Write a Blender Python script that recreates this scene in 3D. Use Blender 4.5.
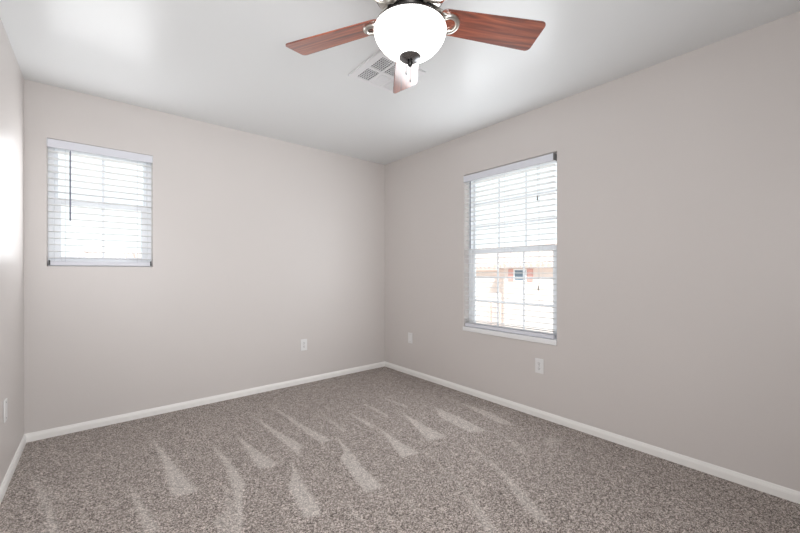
import bpy, bmesh, math, random
import numpy as np
from mathutils import Vector, Matrix

random.seed(7)
PI = math.pi
sc = bpy.context.scene
for o in list(bpy.data.objects):
    bpy.data.objects.remove(o)
C = sc.collection

# ------------------------------------------------------------------ camera
cam_d = bpy.data.cameras.new('camera')
cam = bpy.data.objects.new('camera', cam_d)
C.objects.link(cam)
cam.location = (-2.668, -3.4756, 1.15)
cam.rotation_euler = (PI / 2, 0, -0.6965)
cam_d.sensor_fit = 'HORIZONTAL'
cam_d.sensor_width = 36.0
cam_d.lens = 360.76 / 800 * 36
cam_d.shift_y = 4.738 / 800
cam_d.clip_start = 0.02
sc.camera = cam

# ------------------------------------------------------------------ view, world, lights
sc.view_settings.view_transform = 'Standard'
sc.view_settings.look = 'None'
sc.view_settings.gamma = 1.0
sc.view_settings.use_curve_mapping = False
sc.view_settings.exposure = 0.0
try:
    sc.cycles.use_denoising = True
    sc.cycles.max_bounces = 10
    sc.cycles.diffuse_bounces = 7
    sc.cycles.transparent_max_bounces = 24
    sc.cycles.sample_clamp_indirect = 6.0
except Exception:
    pass

world = bpy.data.worlds.new('overcast_sky')
sc.world = world
world.use_nodes = True
wn = world.node_tree.nodes
wn['Background'].inputs['Color'].default_value = (0.92, 0.965, 1.0, 1)
wn['Background'].inputs['Strength'].default_value = 1.38


def lamp(name, kind, loc, target, energy, color=(1, 1, 1), **kw):
    d = bpy.data.lights.new(name, kind)
    d.energy = energy
    d.color = color
    for k, v in kw.items():
        setattr(d, k, v)
    o = bpy.data.objects.new(name, d)
    C.objects.link(o)
    o.location = loc
    dv = Vector(target) - Vector(loc)
    o.rotation_euler = dv.to_track_quat('-Z', 'Y').to_euler()
    return o


# unseen fill lamps added beside the camera to brighten walls and ceiling
lamp('camera_fill', 'AREA', (-2.6, -3.7, 1.3), (-1.4, 0, 1.6), 31, (0.985, 0.985, 1.0), shape='RECTANGLE', size=0.6, size_y=0.6)
lamp('back_wall_fill', 'SPOT', (-2.85, -4.2, 1.6), (-1.5, 0, 1.45), 130, (0.975, 0.985, 1.0), spot_size=0.92, spot_blend=1.0, shadow_soft_size=0.35)
# unseen lamps added on the room side of the blinds, standing in for daylight
lamp('right_daylight_fill', 'AREA', (-0.02, -1.684, 1.33), (-2, -1.684, 1.33), 15, (0.94, 0.97, 1.0), shape='RECTANGLE', size=0.86, size_y=1.40)
lamp('back_daylight_fill', 'AREA', (-2.637, -0.02, 1.63), (-2.637, -2, 1.63), 6.0, (0.97, 0.98, 1.0), shape='RECTANGLE', size=0.58, size_y=0.80)
lamp('right_blind_fill', 'AREA', (0.32, -1.684, 1.33), (-2, -1.684, 1.33), 3, (0.94, 0.97, 1.0), shape='RECTANGLE', size=1.1, size_y=1.7)  # added lamp outside the glass, brightens slats and jambs
lamp('back_blind_fill', 'AREA', (-2.637, 0.32, 1.63), (-2.637, -2, 1.63), 1.0, (0.97, 0.98, 1.0), shape='RECTANGLE', size=0.85, size_y=1.1)  # the same added lamp for the small window
# high sun from behind the room, on the houses opposite
s_ = lamp('sun', 'SUN', (-20, -20, 30), (0, -3, 9), 4.2, (1.0, 0.98, 0.95))
s_.data.angle = math.radians(0.6)
# daylight through the two windows: portals guide the sky light through the openings
for nm, loc, tgt, sx, sy in (('back_window_portal', (-2.637, 0.15, 1.63), (-2.637, -1.0, 1.63), 0.62, 0.90),
                             ('right_window_portal', (0.15, -1.684, 1.33), (-1.0, -1.684, 1.33), 0.92, 1.49)):
    o = lamp(nm, 'AREA', loc, tgt, 1, shape='RECTANGLE', size=sx, size_y=sy)
    o.data.cycles.is_portal = True


# ------------------------------------------------------------------ materials
def lin(r, g, b):
    f = lambda c: (c / 255 / 12.92) if c / 255 <= 0.04045 else ((c / 255 + 0.055) / 1.055) ** 2.4
    return (f(r), f(g), f(b), 1)


def new_mat(name):
    m = bpy.data.materials.new(name)
    m.use_nodes = True
    nt = m.node_tree
    return m, nt, nt.nodes, nt.links, nt.nodes['Principled BSDF']


def plain(name, rgb, rough=0.5, metal=0.0, bump=0.0, bscale=120.0, spec=0.5, vary=0.03, detail=3):
    m, nt, N, L, P = new_mat(name)
    P.inputs['Roughness'].default_value = rough
    P.inputs['Metallic'].default_value = metal
    P.inputs['Specular IOR Level'].default_value = spec
    tc = N.new('ShaderNodeTexCoord')
    nz = N.new('ShaderNodeTexNoise')
    nz.inputs['Scale'].default_value = 2.2
    nz.inputs['Detail'].default_value = 4
    L.new(tc.outputs['Object'], nz.inputs['Vector'])
    mx = N.new('ShaderNodeMix')
    mx.data_type = 'RGBA'
    c = lin(*rgb)
    mx.inputs[6].default_value = tuple(v * (1 - vary) for v in c[:3]) + (1,)
    mx.inputs[7].default_value = tuple(min(1, v * (1 + vary)) for v in c[:3]) + (1,)
    L.new(nz.outputs['Fac'], mx.inputs[0])
    L.new(mx.outputs[2], P.inputs['Base Color'])
    if bump:
        n2 = N.new('ShaderNodeTexNoise')
        n2.inputs['Scale'].default_value = bscale
        n2.inputs['Detail'].default_value = detail
        L.new(tc.outputs['Object'], n2.inputs['Vector'])
        b = N.new('ShaderNodeBump')
        b.inputs['Strength'].default_value = bump
        b.inputs['Distance'].default_value = 0.004
        L.new(n2.outputs['Fac'], b.inputs['Height'])
        L.new(b.outputs['Normal'], P.inputs['Normal'])
    return m


M = {}
M['wall'] = plain('greige_wall_paint', (214, 209, 206), 0.42, bump=0.07, bscale=70, spec=0.5, vary=0.012)
M['ceiling'] = plain('white_ceiling_paint', (229, 232, 233), 0.30, bump=0.08, bscale=60, spec=0.45, vary=0.008)
M['trim'] = plain('white_trim_paint', (246, 245, 242), 0.4, spec=0.4, vary=0.01)
M['vinyl'] = plain('white_vinyl', (241, 244, 248), 0.4, vary=0.01)
M['slat'] = plain('white_faux_wood', (244, 245, 246), 0.45, vary=0.012)
M['valance'] = plain('white_valance', (226, 228, 236), 0.45, vary=0.01)
M['plate'] = plain('white_plastic', (236, 236, 236), 0.35, vary=0.01)
M['slot'] = plain('dark_slot', (60, 60, 62), 0.6)
M['bracket'] = plain('grey_bracket', (120, 120, 122), 0.4, metal=0.4)
M['clip'] = plain('grey_plastic_clip', (150, 150, 150), 0.5)
M['cord'] = plain('white_cord', (215, 217, 222), 0.7)
M['tassel'] = plain('grey_tassel', (120, 118, 116), 0.5)
M['wand'] = plain('smoky_wand', (128, 132, 150), 0.2)
M['nickel'] = plain('brushed_nickel', (205, 202, 196), 0.28, metal=1.0, bump=0.05, bscale=200)
M['nickel_dark'] = plain('dark_nickel', (140, 140, 142), 0.25, metal=1.0)
M['black'] = plain('black_metal', (24, 23, 22), 0.35, metal=0.3)
M['vent'] = plain('white_enamelled_steel', (232, 233, 235), 0.4, vary=0.01)
M['duct'] = plain('grey_duct', (70, 74, 82), 0.7)
M['stucco'] = plain('pale_stucco', (236, 222, 216), 0.9, bump=0.4, bscale=40)
M['shutter'] = plain('pink_shutter', (218, 170, 164), 0.8)
M['house_glass'] = plain('blue_grey_house_glass', (112, 130, 146), 0.25)
M['tile'] = plain('clay_roof_tile', (224, 204, 197), 0.85, bump=0.3, bscale=12)
M['pave'] = plain('pale_paving', (205, 200, 192), 0.9)


def glass_mat():
    m, nt, N, L, P = new_mat('window_glass')
    tr = N.new('ShaderNodeBsdfTransparent')
    tr.inputs['Color'].default_value = (0.97, 0.985, 0.98, 1)
    gl = N.new('ShaderNodeBsdfGlossy')
    gl.inputs['Roughness'].default_value = 0.02
    fr = N.new('ShaderNodeFresnel')
    fr.inputs['IOR'].default_value = 1.45
    mx = N.new('ShaderNodeMixShader')
    ge = N.new('ShaderNodeNewGeometry')
    inv = N.new('ShaderNodeMath')
    inv.operation = 'SUBTRACT'
    inv.inputs[0].default_value = 1.0
    L.new(ge.outputs['Backfacing'], inv.inputs[1])
    mul = N.new('ShaderNodeMath')
    mul.operation = 'MULTIPLY'
    L.new(fr.outputs[0], mul.inputs[0])
    L.new(inv.outputs[0], mul.inputs[1])
    L.new(mul.outputs[0], mx.inputs[0])
    L.new(tr.outputs[0], mx.inputs[1])
    L.new(gl.outputs[0], mx.inputs[2])
    L.new(mx.outputs[0], N['Material Output'].inputs['Surface'])
    return m


M['glass'] = glass_mat()


def bowl_mat():
    m, nt, N, L, P = new_mat('lit_frosted_glass')
    tc = N.new('ShaderNodeTexCoord')
    nz = N.new('ShaderNodeTexNoise')
    nz.inputs['Scale'].default_value = 9
    nz.inputs['Detail'].default_value = 5
    nz.inputs['Distortion'].default_value = 1.2
    L.new(tc.outputs['Object'], nz.inputs['Vector'])
    r = N.new('ShaderNodeMapRange')
    r.inputs[1].default_value = 0.3
    r.inputs[2].default_value = 0.7
    r.inputs[3].default_value = 3.6
    r.inputs[4].default_value = 4.4
    L.new(nz.outputs['Fac'], r.inputs[0])
    P.inputs['Base Color'].default_value = (0.9, 0.9, 0.88, 1)
    P.inputs['Roughness'].default_value = 0.2
    P.inputs['Emission Color'].default_value = (1.0, 0.975, 0.94, 1)
    L.new(r.outputs[0], P.inputs['Emission Strength'])
    return m


M['bowl'] = bowl_mat()


def wood_mat():
    m, nt, N, L, P = new_mat('cherry_blade_veneer')
    tc = N.new('ShaderNodeTexCoord')
    mp = N.new('ShaderNodeMapping')
    mp.inputs['Scale'].default_value = (3.0, 46.0, 46.0)
    L.new(tc.outputs['Object'], mp.inputs['Vector'])
    oi = N.new('ShaderNodeObjectInfo')
    ad = N.new('ShaderNodeVectorMath')
    ad.operation = 'ADD'
    L.new(mp.outputs[0], ad.inputs[0])
    sc_ = N.new('ShaderNodeMath')
    sc_.operation = 'MULTIPLY'
    sc_.inputs[1].default_value = 37
    L.new(oi.outputs['Random'], sc_.inputs[0])
    L.new(sc_.outputs[0], ad.inputs[1])
    nz = N.new('ShaderNodeTexNoise')
    nz.inputs['Scale'].default_value = 1.0
    nz.inputs['Detail'].default_value = 7
    nz.inputs['Roughness'].default_value = 0.6
    nz.inputs['Distortion'].default_value = 0.8
    L.new(ad.outputs[0], nz.inputs['Vector'])
    cr = N.new('ShaderNodeValToRGB')
    e = cr.color_ramp.elements
    e[0].position, e[0].color = 0.28, lin(78, 33, 20)
    e[1].position, e[1].color = 0.72, lin(188, 100, 64)
    x = e.new(0.48)
    x.color = lin(136, 63, 40)
    L.new(nz.outputs['Fac'], cr.inputs[0])
    L.new(cr.outputs[0], P.inputs['Base Color'])
    P.inputs['Roughness'].default_value = 0.33
    P.inputs['Coat Weight'].default_value = 1.0
    P.inputs['Coat Roughness'].default_value = 0.14
    P.inputs['Coat IOR'].default_value = 2.0
    return m


M['wood'] = wood_mat()


def carpet_mat():
    m, nt, N, L, P = new_mat('twist_pile_carpet')
    tc = N.new('ShaderNodeTexCoord')
    P.inputs['Roughness'].default_value = 1.0
    P.inputs['Specular IOR Level'].default_value = 0.1
    P.inputs['Sheen Weight'].default_value = 0.15

    def noise(scale, detail, rough=0.6):
        n = N.new('ShaderNodeTexNoise')
        n.inputs['Scale'].default_value = scale
        n.inputs['Detail'].default_value = detail
        n.inputs['Roughness'].default_value = rough
        L.new(tc.outputs['Object'], n.inputs['Vector'])
        return n.outputs['Fac']

    def math_(op, a, b):
        n = N.new('ShaderNodeMath')
        n.operation = op
        for i, v in enumerate((a, b)):
            if isinstance(v, (int, float)):
                n.inputs[i].default_value = v
            else:
                L.new(v, n.inputs[i])
        return n.outputs[0]

    def tufts(scale):
        v = N.new('ShaderNodeTexVoronoi')
        v.inputs['Scale'].default_value = scale
        L.new(tc.outputs['Object'], v.inputs['Vector'])
        sp = N.new('ShaderNodeSeparateColor')
        L.new(v.outputs['Color'], sp.inputs[0])
        return sp.outputs[0]

    big = noise(2.3, 3)
    s = math_('ADD', math_('MULTIPLY', tufts(300), 0.58), math_('ADD', math_('MULTIPLY', tufts(180), 0.32), math_('MULTIPLY', tufts(80), 0.10)))
    cr = N.new('ShaderNodeValToRGB')
    e = cr.color_ramp.elements
    e[0].position, e[0].color = 0.14, lin(56, 48, 43)
    e[1].position, e[1].color = 0.86, lin(236, 225, 218)
    x = e.new(0.5)
    x.color = lin(151, 140, 133)
    L.new(s, cr.inputs[0])
    at = N.new('ShaderNodeAttribute')
    at.attribute_name = 'nap'
    nap = math_('MULTIPLY', at.outputs['Fac'], math_('ADD', 0.7, math_('MULTIPLY', noise(48, 2), 0.6)))
    gain = math_('ADD', math_('ADD', 0.95, math_('MULTIPLY', big, 0.1)), math_('MULTIPLY', nap, 0.30))
    vm = N.new('ShaderNodeVectorMath')
    vm.operation = 'SCALE'
    L.new(cr.outputs[0], vm.inputs[0])
    L.new(gain, vm.inputs['Scale'])
    # pile brushed the other way shows its pale fibre sides
    mx = N.new('ShaderNodeMix')
    mx.data_type = 'RGBA'
    L.new(math_('MULTIPLY', nap, 0.42), mx.inputs[0])
    L.new(vm.outputs[0], mx.inputs[6])
    mx.inputs[7].default_value = lin(210, 206, 201)
    L.new(mx.outputs[2], P.inputs['Base Color'])
    b = N.new('ShaderNodeBump')
    b.inputs['Strength'].default_value = 0.7
    b.inputs['Distance'].default_value = 0.006
    L.new(s, b.inputs['Height'])
    L.new(b.outputs['Normal'], P.inputs['Normal'])
    return m


M['carpet'] = carpet_mat()


# ------------------------------------------------------------------ mesh helpers
class MB:
    def __init__(self):
        self.v, self.f = [], []

    def add(self, vs, fs):
        b = len(self.v)
        self.v += [tuple(p) for p in vs]
        self.f += [tuple(b + i for i in q) for q in fs]
        return self

    def box(self, x0, x1, y0, y1, z0, z1):
        if x0 > x1: x0, x1 = x1, x0
        if y0 > y1: y0, y1 = y1, y0
        vs = [(x, y, z) for z in (z0, z1) for y in (y0, y1) for x in (x0, x1)]
        return self.add(vs, [(0, 2, 3, 1), (4, 5, 7, 6), (0, 1, 5, 4), (2, 6, 7, 3), (0, 4, 6, 2), (1, 3, 7, 5)])

    def lathe(self, prof, seg=48, c=(0, 0)):
        n = len(prof)
        vs = []
        for k in range(seg):
            a = 2 * PI * k / seg
            vs += [(c[0] + r * math.cos(a), c[1] + r * math.sin(a), z) for r, z in prof]
        fs = []
        for k in range(seg):
            k2 = (k + 1) % seg
            for i in range(n - 1):
                fs.append((k * n + i, k2 * n + i, k2 * n + i + 1, k * n + i + 1))
        return self.add(vs, fs)

    def tube(self, pts, r, seg=8, closed=False):
        pts = [Vector(p) for p in pts]
        n = len(pts)
        rr = r if isinstance(r, (list, tuple)) else [r] * n
        vs = []
        for i, p in enumerate(pts):
            if closed:
                t = pts[(i + 1) % n] - pts[i - 1]
            else:
                t = pts[min(i + 1, n - 1)] - pts[max(i - 1, 0)]
            t.normalize()
            ref = Vector((0, 0, 1)) if abs(t.z) < 0.9 else Vector((1, 0, 0))
            u = t.cross(ref).normalized()
            w = t.cross(u)
            for k in range(seg):
                a = 2 * PI * k / seg
                vs.append(p + (u * math.cos(a) + w * math.sin(a)) * rr[i])
        fs = []
        for i in range(n if closed else n - 1):
            j = (i + 1) % n
            for k in range(seg):
                k2 = (k + 1) % seg
                fs.append((i * seg + k, j * seg + k, j * seg + k2, i * seg + k2))
        if not closed:
            fs.append(tuple(range(seg))[::-1])
            fs.append(tuple((n - 1) * seg + k for k in range(seg)))
        return self.add(vs, fs)

    def extrude(self, outline, z0, z1):
        n = len(outline)
        vs = [(x, y, z0) for x, y in outline] + [(x, y, z1) for x, y in outline]
        fs = [tuple(range(n))[::-1], tuple(range(n, 2 * n))]
        for i in range(n):
            j = (i + 1) % n
            fs.append((i, j, n + j, n + i))
        return self.add(vs, fs)

    def xf(self, fn):
        self.v = [tuple(fn(Vector(p))) for p in self.v]
        return self

    def build(self, name, mat, parent=None, bevel=0.0, seg=2, smooth=False, angle=30):
        me = bpy.data.meshes.new(name)
        me.from_pydata(self.v, [], self.f)
        bm = bmesh.new()
        bm.from_mesh(me)
        bmesh.ops.remove_doubles(bm, verts=bm.verts, dist=1e-6)
        bmesh.ops.recalc_face_normals(bm, faces=bm.faces)
        bm.to_mesh(me)
        bm.free()
        me.materials.append(mat)
        o = bpy.data.objects.new(name, me)
        C.objects.link(o)
        if parent:
            o.parent = parent
        if bevel:
            b = o.modifiers.new('bevel', 'BEVEL')
            b.width = bevel
            b.segments = seg
            b.limit_method = 'ANGLE'
            b.angle_limit = math.radians(angle)
            b.harden_normals = False
        if smooth or bevel:
            for p in me.polygons:
                p.use_smooth = True
            try:
                me.set_sharp_from_angle(angle=math.radians(40))
            except Exception:
                pass
        return o


def tag(o, label=None, cat=None, group=None, kind=None):
    if label: o['label'] = label
    if cat: o['category'] = cat
    if group: o['group'] = group
    if kind: o['kind'] = kind
    return o


def empty(name, loc, label=None, cat=None, group=None, kind=None, rz=0.0):
    o = bpy.data.objects.new(name, None)
    C.objects.link(o)
    o.location = loc
    o.rotation_euler = (0, 0, rz)
    o.empty_display_size = 0.1
    return tag(o, label, cat, group, kind)


# ------------------------------------------------------------------ room shell
WL, FR, H, T = -3.05, -4.85, 2.44, 0.14


def holed_wall(name, u0, u1, hole, place):
    """slab u0..u1 x 0..H with a window opening; place(u, d, z) gives the world point, d = depth outward"""
    us = [u0, hole[0], hole[1], u1] if hole else [u0, u1]
    zs = [0, hole[2], hole[3], H] if hole else [0, H]
    m = MB()

    def quad(a, b, c, d):
        m.add([place(*p) for p in (a, b, c, d)], [(0, 1, 2, 3)])
    for i in range(len(us) - 1):
        for j in range(len(zs) - 1):
            if hole and i == 1 and j == 1:
                continue
            for d in (0, T):
                quad((us[i], d, zs[j]), (us[i + 1], d, zs[j]), (us[i + 1], d, zs[j + 1]), (us[i], d, zs[j + 1]))
    loops = [(u0, u1, 0, H)] + ([hole] if hole else [])
    for a, b, c, e in loops:
        for (p, q) in (((a, c), (b, c)), ((b, c), (b, e)), ((b, e), (a, e)), ((a, e), (a, c))):
            quad((p[0], 0, p[1]), (q[0], 0, q[1]), (q[0], T, q[1]), (p[0], T, p[1]))
    return m.build(name, M['wall'])


def round_opening(o, test, w):
    """bullnose only the room-side edges of the opening"""
    me = o.data
    bm = bmesh.new()
    bm.from_mesh(me)
    es = [e for e in bm.edges if all(test(v.co) for v in e.verts) and len(e.link_faces) == 2
          and e.link_faces[0].normal.dot(e.link_faces[1].normal) < 0.5]
    bmesh.ops.bevel(bm, geom=es, offset=w, segments=4, profile=0.5, affect='EDGES')
    bm.to_mesh(me)
    bm.free()
    for p in me.polygons:
        p.use_smooth = True
    me.set_sharp_from_angle(angle=math.radians(35))


H1 = (-2.940, -2.336, 1.186, 2.072)      # back window opening (x, x, z, z)
H2 = (-2.136, -1.232, 0.590, 2.062)      # right window opening (y, y, z, z)
wb = holed_wall('wall_back', WL, 0.0, H1, lambda u, d, z: (u, d, z))
round_opening(wb, lambda c: abs(c.y) < 1e-4 and H1[0] - .01 < c.x < H1[1] + .01 and H1[2] - .01 < c.z < H1[3] + .01, 0.006)
wr = holed_wall('wall_right', FR, 0.0, H2, lambda u, d, z: (d, u, z))
round_opening(wr, lambda c: abs(c.x) < 1e-4 and H2[0] - .01 < c.y < H2[1] + .01 and H2[2] - .01 < c.z < H2[3] + .01, 0.010)
wl = holed_wall('wall_left', FR, 0.0, None, lambda u, d, z: (WL - d, u, z))
wf = holed_wall('wall_front', WL, 0.0, None, lambda u, d, z: (u, FR - d, z))
for o in (wb, wr, wl, wf):
    tag(o, kind='structure')
tag(MB().box(WL - T, T, FR - T, T, H, H + 0.12).build('ceiling', M['ceiling']), kind='structure')

# carpeted floor: a fine grid carrying the vacuum strokes as a 'nap' attribute
STROKES = [
    (0.75, 0.014, [(-2.951, -0.597), (-2.9, -0.886), (-2.856, -1.108), (-2.839, -1.29), (-2.789, -1.332), (-2.832, -1.12), (-2.869, -0.901)]),
    (0.8, 0.014, [(-2.54, -1.087), (-2.52, -1.381), (-2.512, -1.524), (-2.467, -1.57), (-2.465, -1.512), (-2.493, -1.328)]),
    (1, 0.010, [(-2.387, -0.447), (-2.369, -0.875), (-2.379, -1.287), (-2.364, -1.331), (-2.267, -1.35), (-2.303, -1.107), (-2.354, -0.701)]),
    (0.95, 0.010, [(-2.094, -0.834), (-2.09, -1.192), (-2.135, -1.512), (-2.189, -1.759), (-2.172, -1.773), (-2.107, -1.556), (-2.06, -1.442), (-2.053, -1.29), (-2.063, -1.085)]),
    (0.6, 0.014, [(-2.15, -1.391), (-2.197, -1.614), (-2.26, -1.634), (-2.259, -1.7), (-2.248, -1.784), (-2.184, -1.838), (-2.161, -1.644)]),
    (1, 0.010, [(-1.923, -0.806), (-1.949, -1.333), (-1.888, -1.369), (-1.847, -1.359), (-1.892, -1.09)]),
    (0.95, 0.010, [(-1.725, -0.502), (-1.717, -0.997), (-1.708, -1.382), (-1.679, -1.277), (-1.632, -1.247), (-1.68, -0.937)]),
    (0.9, 0.010, [(-1.536, -0.379), (-1.536, -0.943), (-1.523, -1.28), (-1.448, -1.302), (-1.486, -0.997)]),
    (1, 0.010, [(-1.77, -1.362), (-1.821, -1.517), (-1.887, -1.611), (-1.929, -1.897), (-1.864, -1.929), (-1.842, -1.872), (-1.813, -1.624), (-1.794, -1.494)]),
    (1, 0.010, [(-1.404, -1.28), (-1.464, -1.491), (-1.525, -1.535), (-1.544, -1.622), (-1.602, -1.921), (-1.506, -1.941), (-1.473, -1.681), (-1.42, -1.442)]),
    (0.8, 0.012, [(-1.299, -0.891), (-1.322, -1.244), (-1.289, -1.215), (-1.292, -0.884)]),
    (0.9, 0.012, [(-1.112, -0.984), (-1.134, -1.323), (-1.09, -1.286), (-1.102, -0.974)]),
    (0.75, 0.012, [(-0.905, -0.887), (-0.919, -1.23), (-0.886, -1.202), (-0.893, -0.875)]),
    (0.75, 0.012, [(-0.686, -0.893), (-0.682, -1.194), (-0.644, -1.161), (-0.675, -0.883)]),
    (1, 0.010, [(-1.088, -1.352), (-1.233, -1.772), (-1.109, -1.804), (-1.112, -1.628)]),
    (0.95, 0.010, [(-0.768, -1.223), (-0.872, -1.501), (-0.948, -1.724), (-0.813, -1.756), (-0.804, -1.547)]),
    (0.85, 0.010, [(-0.479, -1.308), (-0.606, -1.527), (-0.635, -1.822), (-0.518, -1.882), (-0.489, -1.65)]),
    (0.7, 0.016, [(-0.24, -1.402), (-0.344, -1.85), (-0.289, -1.957), (-0.215, -1.707)]),
    (0.7, 0.016, [(-0.747, -1.849), (-0.863, -2.146), (-0.928, -2.292), (-1.093, -2.537), (-1.104, -2.601), (-1.09, -2.669), (-1.049, -2.593), (-0.928, -2.371), (-0.867, -2.212)]),
    (0.65, 0.016, [(-1.079, -1.845), (-1.153, -2.117), (-1.235, -2.31), (-1.377, -2.513), (-1.325, -2.556), (-1.237, -2.368), (-1.163, -2.175)]),
    (0.55, 0.012, [(-1.446, -2.028), (-1.513, -2.201), (-1.498, -2.201), (-1.441, -2.027)]),
    (0.4, 0.014, [(-1.712, -1.894), (-1.755, -2.102), (-1.733, -2.099), (-1.705, -1.892)]),
    (0.55, 0.010, [(-0.462, -1.919), (-0.576, -2.164), (-0.546, -2.156), (-0.454, -1.916)]),
    (0.35, 0.014, [(-0.518, -2.088), (-0.545, -2.208), (-0.613, -2.235), (-0.629, -2.188)]),
    (0.42, 0.025, [(-0.301, -2.192), (-0.415, -2.3), (-0.374, -2.335), (-0.22, -2.29)]),
    (0.22, 0.010, [(-0.04, -1.636), (-0.149, -2.242), (-0.119, -2.232), (-0.023, -1.627)]),
    (0.4, 0.03, [(-2.865, -0.816), (-2.837, -0.884), (-2.808, -0.994), (-2.856, -0.933)]),
]


def make_floor():
    x0, x1, y0, y1, st = WL, 0.0, FR, 0.0, 0.0125
    nx, ny = int(round((x1 - x0) / st)), int(round((y1 - y0) / st))
    xs = np.linspace(x0, x1, nx + 1)
    ys = np.linspace(y0, y1, ny + 1)
    gx, gy = np.meshgrid(xs, ys)
    P = np.stack([gx.ravel(), gy.ravel()], 1)
    nap = np.zeros(len(P))
    for amp, soft, poly in STROKES:
        poly = np.array(poly)
        lo, hi = poly.min(0) - 0.06, poly.max(0) + 0.06
        idx = np.where((P[:, 0] > lo[0]) & (P[:, 0] < hi[0]) & (P[:, 1] > lo[1]) & (P[:, 1] < hi[1]))[0]
        Q = P[idx]
        dist = np.full(len(Q), 9.0)
        ins = np.zeros(len(Q), bool)
        n = len(poly)
        for i in range(n):
            a, b = poly[i], poly[(i + 1) % n]
            d = b - a
            t = np.clip(((Q - a) @ d) / max(d @ d, 1e-9), 0, 1)
            dist = np.minimum(dist, np.linalg.norm(Q - a - t[:, None] * d, axis=1))
            c = (a[1] > Q[:, 1]) != (b[1] > Q[:, 1])
            with np.errstate(divide='ignore', invalid='ignore'):
                xi = (b[0] - a[0]) * (Q[:, 1] - a[1]) / (b[1] - a[1]) + a[0]
            ins ^= c & (Q[:, 0] < xi)
        sd = np.where(ins, dist, -dist)
        k = np.clip((sd + soft) / (2 * soft), 0, 1)
        nap[idx] = np.maximum(nap[idx], amp * k * k * (3 - 2 * k))
    V = [(float(p[0]), float(p[1]), 0.0) for p in P]
    F = [(j * (nx + 1) + i, j * (nx + 1) + i + 1, (j + 1) * (nx + 1) + i + 1, (j + 1) * (nx + 1) + i)
         for j in range(ny) for i in range(nx)]
    me = bpy.data.meshes.new('floor')
    me.from_pydata(V, [], F)
    me.attributes.new('nap', 'FLOAT', 'POINT').data.foreach_set('value', nap.astype(np.float32))
    me.materials.append(M['carpet'])
    o = bpy.data.objects.new('floor', me)
    C.objects.link(o)
    return tag(o, kind='structure')


make_floor()


def baseboard(name, a, b, nrm):
    """moulded board along a-b; nrm points into the room; ends mitred"""
    prof = [(0, 0.0), (0.012, 0.0), (0.012, 0.034), (0.0105, 0.039), (0.0105, 0.042), (0.008, 0.046), (0.0065, 0.052), (0.004, 0.057), (0, 0.057)]
    a, b, n = Vector(a), Vector(b), Vector(nrm)
    t = (b - a).normalized()
    vs = [a + n * d + t * d + Vector((0, 0, z)) for d, z in prof] + [b + n * d - t * d + Vector((0, 0, z)) for d, z in prof]
    k = len(prof)
    fs = [(i, i + 1, k + i + 1, k + i) for i in range(k - 1)] + [tuple(range(k)), tuple(range(k, 2 * k))]
    tag(MB().add(vs, fs).build(name, M['trim']), kind='structure')


baseboard('baseboard_back', (WL, 0, 0), (0, 0, 0), (0, -1, 0))
baseboard('baseboard_right', (0, 0, 0), (0, FR, 0), (-1, 0, 0))
baseboard('baseboard_left', (WL, FR, 0), (WL, 0, 0), (1, 0, 0))
baseboard('baseboard_front', (0, FR, 0), (WL, FR, 0), (0, 1, 0))


# ------------------------------------------------------------------ windows
# local frame of a window: X along the wall, Y outward, Z up, origin at the opening's lower left corner seen from the room
def make_window(name, origin, rz, w, h, zr, cols, rows, stool):
    root = empty(name, origin, kind='structure', rz=rz)
    f = MB()
    d0, d1, fw = 0.070, 0.138, 0.030
    f.box(0, fw, d0, d1, 0, h).box(w - fw, w, d0, d1, 0, h).box(fw, w - fw, d0, d1, 0, fw).box(fw, w - fw, d0, d1, h - fw, h)
    f.build('window_frame', M['vinyl'], root, bevel=0.003)

    def sash(nm, z0, z1, y0, y1, sw, rail_b, rail_t):
        a, b = fw, w - fw
        s = MB()
        s.box(a, a + sw, y0, y1, z0, z1).box(b - sw, b, y0, y1, z0, z1)
        s.box(a + sw, b - sw, y0, y1, z0, z0 + rail_b).box(a + sw, b - sw, y0, y1, z1 - rail_t, z1)
        so = s.build(nm, M['vinyl'], root, bevel=0.003)
        ym = (y0 + y1) / 2
        MB().box(a + sw - .004, b - sw + .004, ym - .002, ym + .002, z0 + rail_b - .004, z1 - rail_t + .004).build('glass_pane', M['glass'], so)
        mu = MB()
        ga, gb, gc, gd = a + sw, b - sw, z0 + rail_b, z1 - rail_t
        for i in range(1, cols):
            x = ga + (gb - ga) * i / cols
            mu.box(x - .008, x + .008, ym - .009, ym - .003, gc, gd)
        for i in range(1, rows):
            z = gc + (gd - gc) * i / rows
            mu.box(ga, gb, ym - .0095, ym - .0035, z - .008, z + .008)
        mu.build('muntin_grid', M['vinyl'], so)
        return so
    sash('upper_sash', zr - 0.01, h - fw, 0.106, 0.130, 0.020, 0.034, 0.022)
    lo = sash('lower_sash', fw, zr + 0.028, 0.076, 0.104, 0.036, 0.040, 0.042)
    MB().box(w / 2 - .03, w / 2 + .03, 0.062, 0.076, zr + .004, zr + .018).build('sash_lock', M['vinyl'], lo, bevel=0.003)
    if stool:
        MB().box(-0.006, w + 0.006, -0.012, 0.0, -0.004, 0.036).box(0.001, w - 0.001, -0.002, 0.07, 0.0, 0.036).build('window_sill', M['slat'], root, bevel=0.004)
    return root


make_window('window_1', (H1[0], 0, H1[2]), 0.0, H1[1] - H1[0], H1[3] - H1[2], 0.463, 2, 1, False)
make_window('window_2', (0, H2[1], H2[2]), -PI / 2, H2[1] - H2[0], H2[3] - H2[2], 0.735, 3, 3, True)


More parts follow.
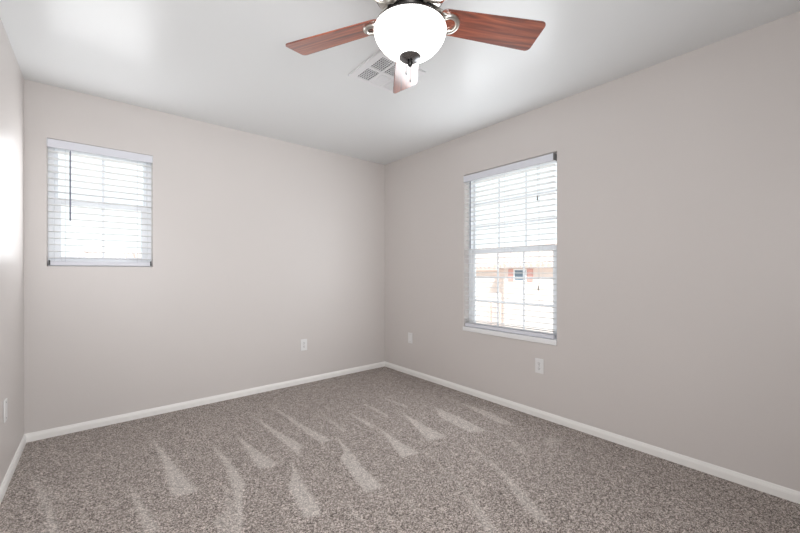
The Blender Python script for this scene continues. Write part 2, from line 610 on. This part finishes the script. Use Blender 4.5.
# ------------------------------------------------------------------ blinds
def make_blind(origin, rz, w, z_top, z_bot, pitch, label, stack, wand, tassels, cords):
    """origin on the wall plane at floor level, X along the wall, Y outward"""
    root = empty('window_blind', origin, label, 'blind', 'slatted blinds', rz=rz)
    MB().box(0.0, w, -0.010, 0.004, z_top - 0.058, z_top).build('valance', M['valance'], root, bevel=0.003)
    MB().box(0.006, w - 0.006, 0.006, 0.056, z_top - 0.045, z_top - 0.004).build('headrail', M['slat'], root, bevel=0.002)
    for x in (-0.0015, w + 0.0015):
        MB().box(x - 0.0015, x + 0.0015, -0.008, 0.055, z_top - 0.050, z_top + 0.002).build('bracket', M['cord' if x < 0.7 else 'clip'], root, bevel=0.0005)
    yc, hw = 0.032, 0.025
    m = MB()
    zs = []
    z = z_top - 0.078
    while z > z_bot + 0.035 + stack * 0.0145:
        zs.append(z)
        z -= pitch
    zs += [z_bot + 0.033 + 0.0145 * (k + 0.4) for k in range(stack)]
    for z in zs:
        prof = []
        for k in range(7):
            u = -1 + 2 * k / 6
            prof.append((yc + hw * u, z + 0.0016 * (1 - u * u) - 0.0012 * u))
        th = 0.0030
        loop = prof + [(y, zz - th) for y, zz in reversed(prof)]
        n = len(loop)
        vs = [(0.004, y, zz) for y, zz in loop] + [(w - 0.004, y, zz) for y, zz in loop]
        fs = [tuple(range(n)), tuple(range(n, 2 * n))] + [(i, (i + 1) % n, n + (i + 1) % n, n + i) for i in range(n)]
        m.add(vs, fs)
    m.build('slats', M['slat'], root)
    MB().box(0.004, w - 0.004, yc - hw, yc + hw, z_bot, z_bot + 0.030).build('bottom_rail', M['valance'], root, bevel=0.004)
    for x in cords:
        for y in (yc - hw - 0.001, yc + hw + 0.001):
            MB().tube([(x, y, z_top - 0.05), (x, y, z_bot + 0.02)], 0.0008, 6).build('ladder_cord', M['cord'], root)
    if wand:
        x, zb = wand
        MB().tube([(x, -0.003, z_top - 0.060), (x, -0.013, z_top - 0.075), (x, -0.013, zb)], [0.002, 0.0042, 0.0045], 8).build('tilt_wand', M['wand'], root, smooth=True)
    for x, zb in tassels:
        lc = MB().tube([(x, -0.002, z_top - 0.060), (x, -0.012, z_top - 0.08), (x, -0.012, zb)], 0.0011, 6).build('lift_cord', M['cord'], root)
        MB().lathe([(0.0001, zb + .003), (0.0028, zb), (0.0045, zb - .018), (0.0055, zb - .032), (0.004, zb - .036), (0.0001, zb - .036)], 16, (x, -0.012)).build('tassel', M['tassel'], lc, smooth=True)
    return root


B1 = make_blind((-2.9385, 0, 0), 0.0, 0.601, 2.068, 1.190, 0.0465,
                'white slatted blind over the small window in the back wall, grey wand at left',
                0, (0.118, 1.508), [], (0.09, 0.506))
for x in (0.010, 0.591):
    MB().box(x - .004, x + .004, -0.001, 0.007, 1.193, 1.228).build('hold_down_bracket', M['black'], B1, bevel=0.001)
B2 = make_blind((0, -1.236, 0), -PI / 2, 0.878, 2.051, 0.630, 0.0440,
                'taller white slatted blind over the gridded window in the right wall, two cord tassels hanging',
                2, (0.083, 1.36), [(0.752, 1.745), (0.760, 1.035)], (0.12, 0.44, 0.76))


# ------------------------------------------------------------------ wall plates
def make_outlet(loc, rz, label, duplex, name='wall_outlet', group='wall outlets'):
    """Y points out of the wall into the room (local -Y)"""
    root = empty(name, loc, label, 'outlet' if duplex else 'wall plate', group, rz=rz)
    MB().box(-0.035, 0.035, -0.006, 0.0, -0.058, 0.058).build('cover_plate', M['plate'], root, bevel=0.003)
    if duplex:
        for zc in (0.020, -0.020):
            ol = [(0.0165 * math.copysign(abs(math.cos(a)) ** 0.7, math.cos(a)), 0.0145 * math.copysign(abs(math.sin(a)) ** 0.7, math.sin(a))) for a in [2 * PI * k / 24 for k in range(24)]]
            r = MB().extrude(ol, 0.004, 0.0085).xf(lambda p, zc=zc: Vector((p.x, -p.z, p.y + zc))).build('receptacle', M['plate'], root)
            s = MB()
            s.box(-0.0075, -0.0050, -0.0090, -0.008, zc - .001, zc + .008)
            s.box(0.0050, 0.0075, -0.0090, -0.008, zc - .001, zc + .008)
            s.box(-0.0025, 0.0025, -0.0090, -0.008, zc - .010, zc - .005)
            s.build('plug_slots', M['slot'], r)
        zz = (0.0,)
    else:
        zz = (0.042, -0.042)
    for z in zz:
        MB().lathe([(0.0001, 0.0075), (0.002, 0.0073), (0.0032, 0.0062), (0.0032, 0.005)], 16).xf(lambda p, z=z: Vector((p.x, -p.z, p.y + z))).build('screw', M['bracket'], root)
    return root


make_outlet((-1.050, 0, 0.395), 0.0, 'white duplex outlet on the back wall, between small window and room corner', True)
make_outlet((0, -2.000, 0.404), -PI / 2, 'white duplex outlet on the right wall just below the tall window', True)
make_outlet((0, -0.467, 0.407), -PI / 2, 'blank white wall plate low on the right wall, nearest the room corner', False, 'blank_wall_plate', 'blank plates')
make_outlet((WL, -0.655, 0.410), PI / 2, 'white wall plate low on the side wall left of the small window', False, 'blank_wall_plate', 'blank plates')


# ------------------------------------------------------------------ ceiling vent
def make_vent():
    x0, x1, y0, y1 = -1.405, -1.046, -1.790, -1.445
    root = empty('ceiling_vent', ((x0 + x1) / 2, (y0 + y1) / 2, H), 'white square louvred air vent in the ceiling behind the fan', 'vent')
    ox, oy = root.location.x, root.location.y
    zb = -0.010
    X0, X1, Y0, Y1 = x0 - ox, x1 - ox, y0 - oy, y1 - oy
    cx = [(-1.363 - ox, -1.275 - ox), (-1.257 - ox, -1.172 - ox), (-1.156 - ox, -1.076 - ox)]
    cy = [(-1.600 - oy, -1.472 - oy), (-1.752 - oy, -1.622 - oy)]
    # flange with six openings (sloped outer lip)
    xs = [X0] + [v for p in cx for v in p] + [X1]
    ys = [Y0] + [v for p in reversed(cy) for v in p] + [Y1]
    fr = MB()
    for i in range(len(xs) - 1):
        for j in range(len(ys) - 1):
            if i % 2 == 1 and j % 2 == 1:
                continue
            fr.box(xs[i], xs[i + 1], ys[j], ys[j + 1], zb, zb + 0.004)
    fr.box(X0 - .004, X1 + .004, Y0 - .004, Y0, zb + .002, 0).box(X0 - .004, X1 + .004, Y1, Y1 + .004, zb + .002, 0)
    fr.box(X0 - .004, X0, Y0, Y1, zb + .002, 0).box(X1, X1 + .004, Y0, Y1, zb + .002, 0)
    fr.build('frame', M['vent'], root)
    MB().box(X0 + .02, X1 - .02, Y0 + .02, Y1 - .02, -0.0012, -0.0004).build('duct_throat', M['duct'], root)
    for i, (a, b) in enumerate(cx):
        for j, (c, d) in enumerate(cy):
            g = MB()
            tall, lean = 0.0036, 0.001
            if i == 1 and j == 0:
                tall, lean = 0.0085, -0.010
            elif i == 2:
                tall, lean = 0.0060, -0.003
            n = 7
            for k in range(n):
                y = c + (d - c) * (k + 0.5) / n
                z0, z1_, th = zb + .0005, zb + .0005 + tall, 0.0055
                g.add([(a, y - lean, z0), (b, y - lean, z0), (b, y + lean, z1_), (a, y + lean, z1_),
                       (a, y - lean + th, z0), (b, y - lean + th, z0), (b, y + lean + th, z1_), (a, y + lean + th, z1_)],
                      [(0, 1, 2, 3), (4, 5, 6, 7), (0, 1, 5, 4), (2, 3, 7, 6), (0, 3, 7, 4), (1, 2, 6, 5)])
            for k in range(1, 6):
                x = a + (b - a) * k / 6
                g.box(x - .0018, x + .0018, c, d, zb + .001, zb + .005)
            g.build('louvre_panel', M['vent'], root)
    return root


make_vent()


# ------------------------------------------------------------------ ceiling fan
FX, FY, ZB, RT = -1.732, -2.418, 2.148, 0.562


def make_fan():
    root = empty('ceiling_fan', (FX, FY, H), 'ceiling fan with cherry wood blades, nickel fittings and a lit white bowl light', 'ceiling fan')
    z = lambda v: v - H
    MB().lathe([(0.0001, z(2.44)), (0.062, z(2.44)), (0.066, z(2.425)), (0.060, z(2.395)), (0.030, z(2.375)), (0.0001, z(2.375))], 40).build('canopy', M['nickel'], root, smooth=True)
    MB().lathe([(0.012, z(2.385)), (0.012, z(2.32))], 20).build('downrod', M['nickel'], root, smooth=True)
    # motor housing: stepped bell with a dark band and ribbed silver underside
    MB().lathe([(0.0001, z(2.335)), (0.05, z(2.333)), (0.085, z(2.322)), (0.118, z(2.300)), (0.136, z(2.270)), (0.138, z(2.240)), (0.132, z(2.222)), (0.120, z(2.212)), (0.0001, z(2.210))], 64).build('motor_housing', M['nickel'], root, smooth=True)
    MB().lathe([(0.1385, z(2.262)), (0.1405, z(2.258)), (0.1405, z(2.236)), (0.1385, z(2.230))], 64).build('motor_band', M['nickel_dark'], root, smooth=True)
    MB().lathe([(0.0001, z(2.211)), (0.085, z(2.211)), (0.088, z(2.200)), (0.088, z(2.176)), (0.080, z(2.170)), (0.0001, z(2.170))], 48).build('flywheel', M['black'], root, smooth=True)
    MB().lathe([(0.0001, z(2.172)), (0.062, z(2.172)), (0.066, z(2.160)), (0.062, z(2.140)), (0.085, z(2.126)), (0.118, z(2.112)), (0.124, z(2.104)), (0.124, z(2.094)), (0.0001, z(2.094))], 48).build('light_fitter', M['nickel'], root, smooth=True)
    MB().lathe([(0.1245, z(2.108)), (0.133, z(2.106)), (0.135, z(2.100)), (0.1245, z(2.097))], 64).build('rim_shade_ring', M['black'], root, smooth=True)  # black ring added for the dark shadow gap above the bowl rim
    bowl = [(0.126, z(2.0960)), (0.1345, z(2.0955)), (0.139, z(2.093)), (0.141, z(2.088)), (0.1405, z(2.081)), (0.137, z(2.068)), (0.130, z(2.053)),
            (0.118, z(2.036)), (0.102, z(2.019)), (0.082, z(2.004)), (0.060, z(1.993)), (0.036, z(1.986)), (0.0001, z(1.983))]
    MB().lathe(bowl, 72).build('light_bowl', M['bowl'], root, smooth=True)
    # finial cap and pull chains
    fin = MB().lathe([(0.0001, z(1.984)), (0.040, z(1.988)), (0.0435, z(1.987)), (0.043, z(1.984)), (0.037, z(1.979)), (0.027, z(1.9745)), (0.015, z(1.972)), (0.0001, z(1.971))], 48).build('finial_cap', M['nickel_dark'], root, smooth=True)
    MB().lathe([(0.0001, z(1.972)), (0.009, z(1.971)), (0.0115, z(1.965)), (0.009, z(1.957)), (0.004, z(1.951)), (0.0001, z(1.949))], 24).build('finial_knob', M['black'], fin, smooth=True)

    def chain(x, y, za, zb_):
        c = MB()
        k = za
        while k > zb_:
            c.lathe([(0.0001, k + .0012), (0.0012, k), (0.0001, k - .0012)], 8, (x, y))
            k -= 0.0026
        co = c.build('pull_chain', M['nickel_dark'], root)
        MB().lathe([(0.0001, zb_ + .001), (0.0022, zb_ - .002), (0.0028, zb_ - .008), (0.0015, zb_ - .012), (0.0001, zb_ - .0125)], 12, (x, y)).build('chain_fob', M['nickel_dark'], co, smooth=True)
    chain(-0.012, 0.010, z(1.970), z(1.930))
    chain(0.004, 0.004, z(1.951), z(1.905))

    # blades: local X runs out along the blade
    r0, r1, w0, w1 = 0.115, RT, 0.056, 0.073
    ol = []

    def corner(cx, cy, r, a0, a1, n=8):
        return [(cx + r * math.cos(a0 + (a1 - a0) * k / n), cy + r * math.sin(a0 + (a1 - a0) * k / n)) for k in range(n + 1)]
    cr = 0.022
    ol += corner(r1 - cr, w1 - cr, cr, PI / 2, 0)
    ol += corner(r1 - cr, -w1 + cr, cr, 0, -PI / 2)
    ol += corner(r0 + 0.03, -w0 + 0.03, 0.03, -PI / 2, -PI)
    ol += corner(r0 + 0.03, w0 - 0.03, 0.03, PI, PI / 2)
    mesh_b = mesh_i = mesh_s = None
    offs = [math.radians(v) for v in (0, 6.0, 0, 0, 0)]
    for k in range(5):
        a = -0.467 + offs[k] + k * 2 * PI / 5
        if mesh_b is None:
            b = MB().extrude(ol, -0.003, 0.003).build('blade', M['wood'], root, bevel=0.0015)
            i_ = MB()
            ring = []
            rc = 0.158
            for q in range(32):
                t = 2 * PI * q / 32
                ring.append((rc + 0.036 * math.cos(t), 0.035 * math.sin(t), -0.0075))
            i_.tube(ring, 0.0105, 10, closed=True)
            i_.tube([(rc - 0.034, 0.0, -0.007), (0.108, 0.0, 0.002), (0.090, 0, 0.030), (0.070, 0, 0.050)], [0.012, 0.013, 0.014, 0.016], 12)
            for s in (-1, 1):
                i_.tube([(rc - 0.020, s * 0.034, -0.006), (0.118, s * 0.036, 0.006), (0.098, s * 0.026, 0.030), (0.082, s * 0.016, 0.050)], [0.008, 0.008, 0.009, 0.010], 10)
            ir = i_.build('blade_iron', M['nickel'], b, smooth=True)
            mesh_b, mesh_i = b, ir
        else:
            b = mesh_b.copy()
            C.objects.link(b)
            b.parent = root
            ir = mesh_i.copy()
            C.objects.link(ir)
            ir.parent = b
        b.matrix_local = Matrix.Translation((0, 0, z(ZB))) @ Matrix.Rotation(a, 4, 'Z') @ Matrix.Rotation(-0.42 if k == 1 else -0.224, 4, 'X')
    return root


make_fan()


# ------------------------------------------------------------------ outside
G = -3.0
tag(MB().box(1.2, 60, -40, 60, G - .2, G).box(-40, 1.2, 1.2, 60, G - .2, G).build('ground_outside', M['pave']), kind='structure')


def tile_roof(m, x0, x1, y0, y1, z, rise, ov):
    """gable roof, ridge along y, with scalloped eave tiles facing -x"""
    xm = (x0 + x1) / 2
    m.add([(x0 - ov, y0 - ov, z), (x0 - ov, y1 + ov, z), (xm, y1 + ov, z + rise), (xm, y0 - ov, z + rise), (x1 + ov, y0 - ov, z), (x1 + ov, y1 + ov, z),
           (x0 - ov, y0 - ov, z - .12), (x0 - ov, y1 + ov, z - .12), (x1 + ov, y0 - ov, z - .12), (x1 + ov, y1 + ov, z - .12)],
          [(0, 1, 2, 3), (3, 2, 5, 4), (0, 6, 7, 1), (4, 5, 9, 8), (6, 8, 9, 7), (0, 3, 4, 8, 6), (1, 7, 9, 5, 2)])
    n = int((y1 - y0 + 2 * ov) / 0.3)
    for k in range(n):
        y = y0 - ov + 0.15 + k * 0.3
        m.tube([(x0 - ov - .04, y, z + .01), (xm, y, z + rise + .02)], 0.085, 8)


def house(loc, rz, label, vols, wins, posts=(), name='neighbour_house'):
    root = empty(name, loc, label, 'house', 'houses outside the windows', rz=rz)
    for (x0, x1, y0, y1, zt, rise) in vols:
        MB().box(x0, x1, y0, y1, 0, zt).build('wall', M['stucco'], root)
        r = MB()
        tile_roof(r, x0, x1, y0, y1, zt, rise, 0.45)
        r.build('roof', M['tile'], root)
    for (x, y0, y1, z0, z1, sh) in wins:
        f = MB()
        f.box(x - .06, x + .02, y0 - .06, y1 + .06, z0 - .06, z0).box(x - .06, x + .02, y0 - .06, y1 + .06, z1, z1 + .06)
        f.box(x - .06, x + .02, y0 - .06, y0, z0, z1).box(x - .06, x + .02, y1, y1 + .06, z0, z1)
        fo = f.build('house_window', M['vinyl'], root)
        MB().box(x - .03, x - .005, y0, y1, z0, z1).build('pane', M['house_glass'], fo)
        if sh:
            for (a, b) in ((y0 - .08 - sh, y0 - .08), (y1 + .08, y1 + .08 + sh)):
                MB().box(x - .05, x, a, b, z0 - .05, z1 + .05).build('shutter', M['shutter'], root)
    for (x, y, z0, z1) in posts:
        MB().box(x - .22, x - .04, y - .09, y + .09, z0, z1).build('porch_post', M['tile'], root, bevel=.01)
    return root


def at_x(y9, z9, X):
    """a sight line known where it crosses x = 9, followed on to x = X"""
    k = (X + 2.668) / (9 + 2.668)
    return (-3.4756 + (y9 + 3.4756) * k, 1.15 + (z9 - 1.15) * k)


XH = 14.0
wy0, wz0 = at_x(3.49, 0.83, XH)
wy1, wz1 = at_x(3.93, 1.19, XH)
ey0, ez = at_x(4.41, 1.36, XH)
ey1, ez2 = at_x(5.6, 1.27, XH)
py0, pz0 = at_x(4.94, -0.81, XH)
py1, pz1 = at_x(5.22, -0.1, XH)
house((XH, 0, G), 0.0, 'pale stucco house with pink shutters seen through the tall right window',
      [(0, 7, -1.0, ey0, ez - G, 1.4), (0.9, 7.5, ey0 + .01, 14, ez2 - G, 1.4)],
      [(0, wy0, wy1, wz0 - G, wz1 - G, 0.30), (0, -0.3, 0.5, 0.9, 2.0, 0.0)],
      [(0.9, py0 + .2, 0, pz1 - G), (0.9, py1 + .3, 0, pz1 - G)])
house((-2.6, 13.0, G), PI / 2, 'pale house with low tiled roof seen at the foot of the small window',
      [(0, 6, -4.0, 0.35, 4.05, 0.9)],
      [(0, -0.9, -0.1, 3.0, 3.8, 0.0)])
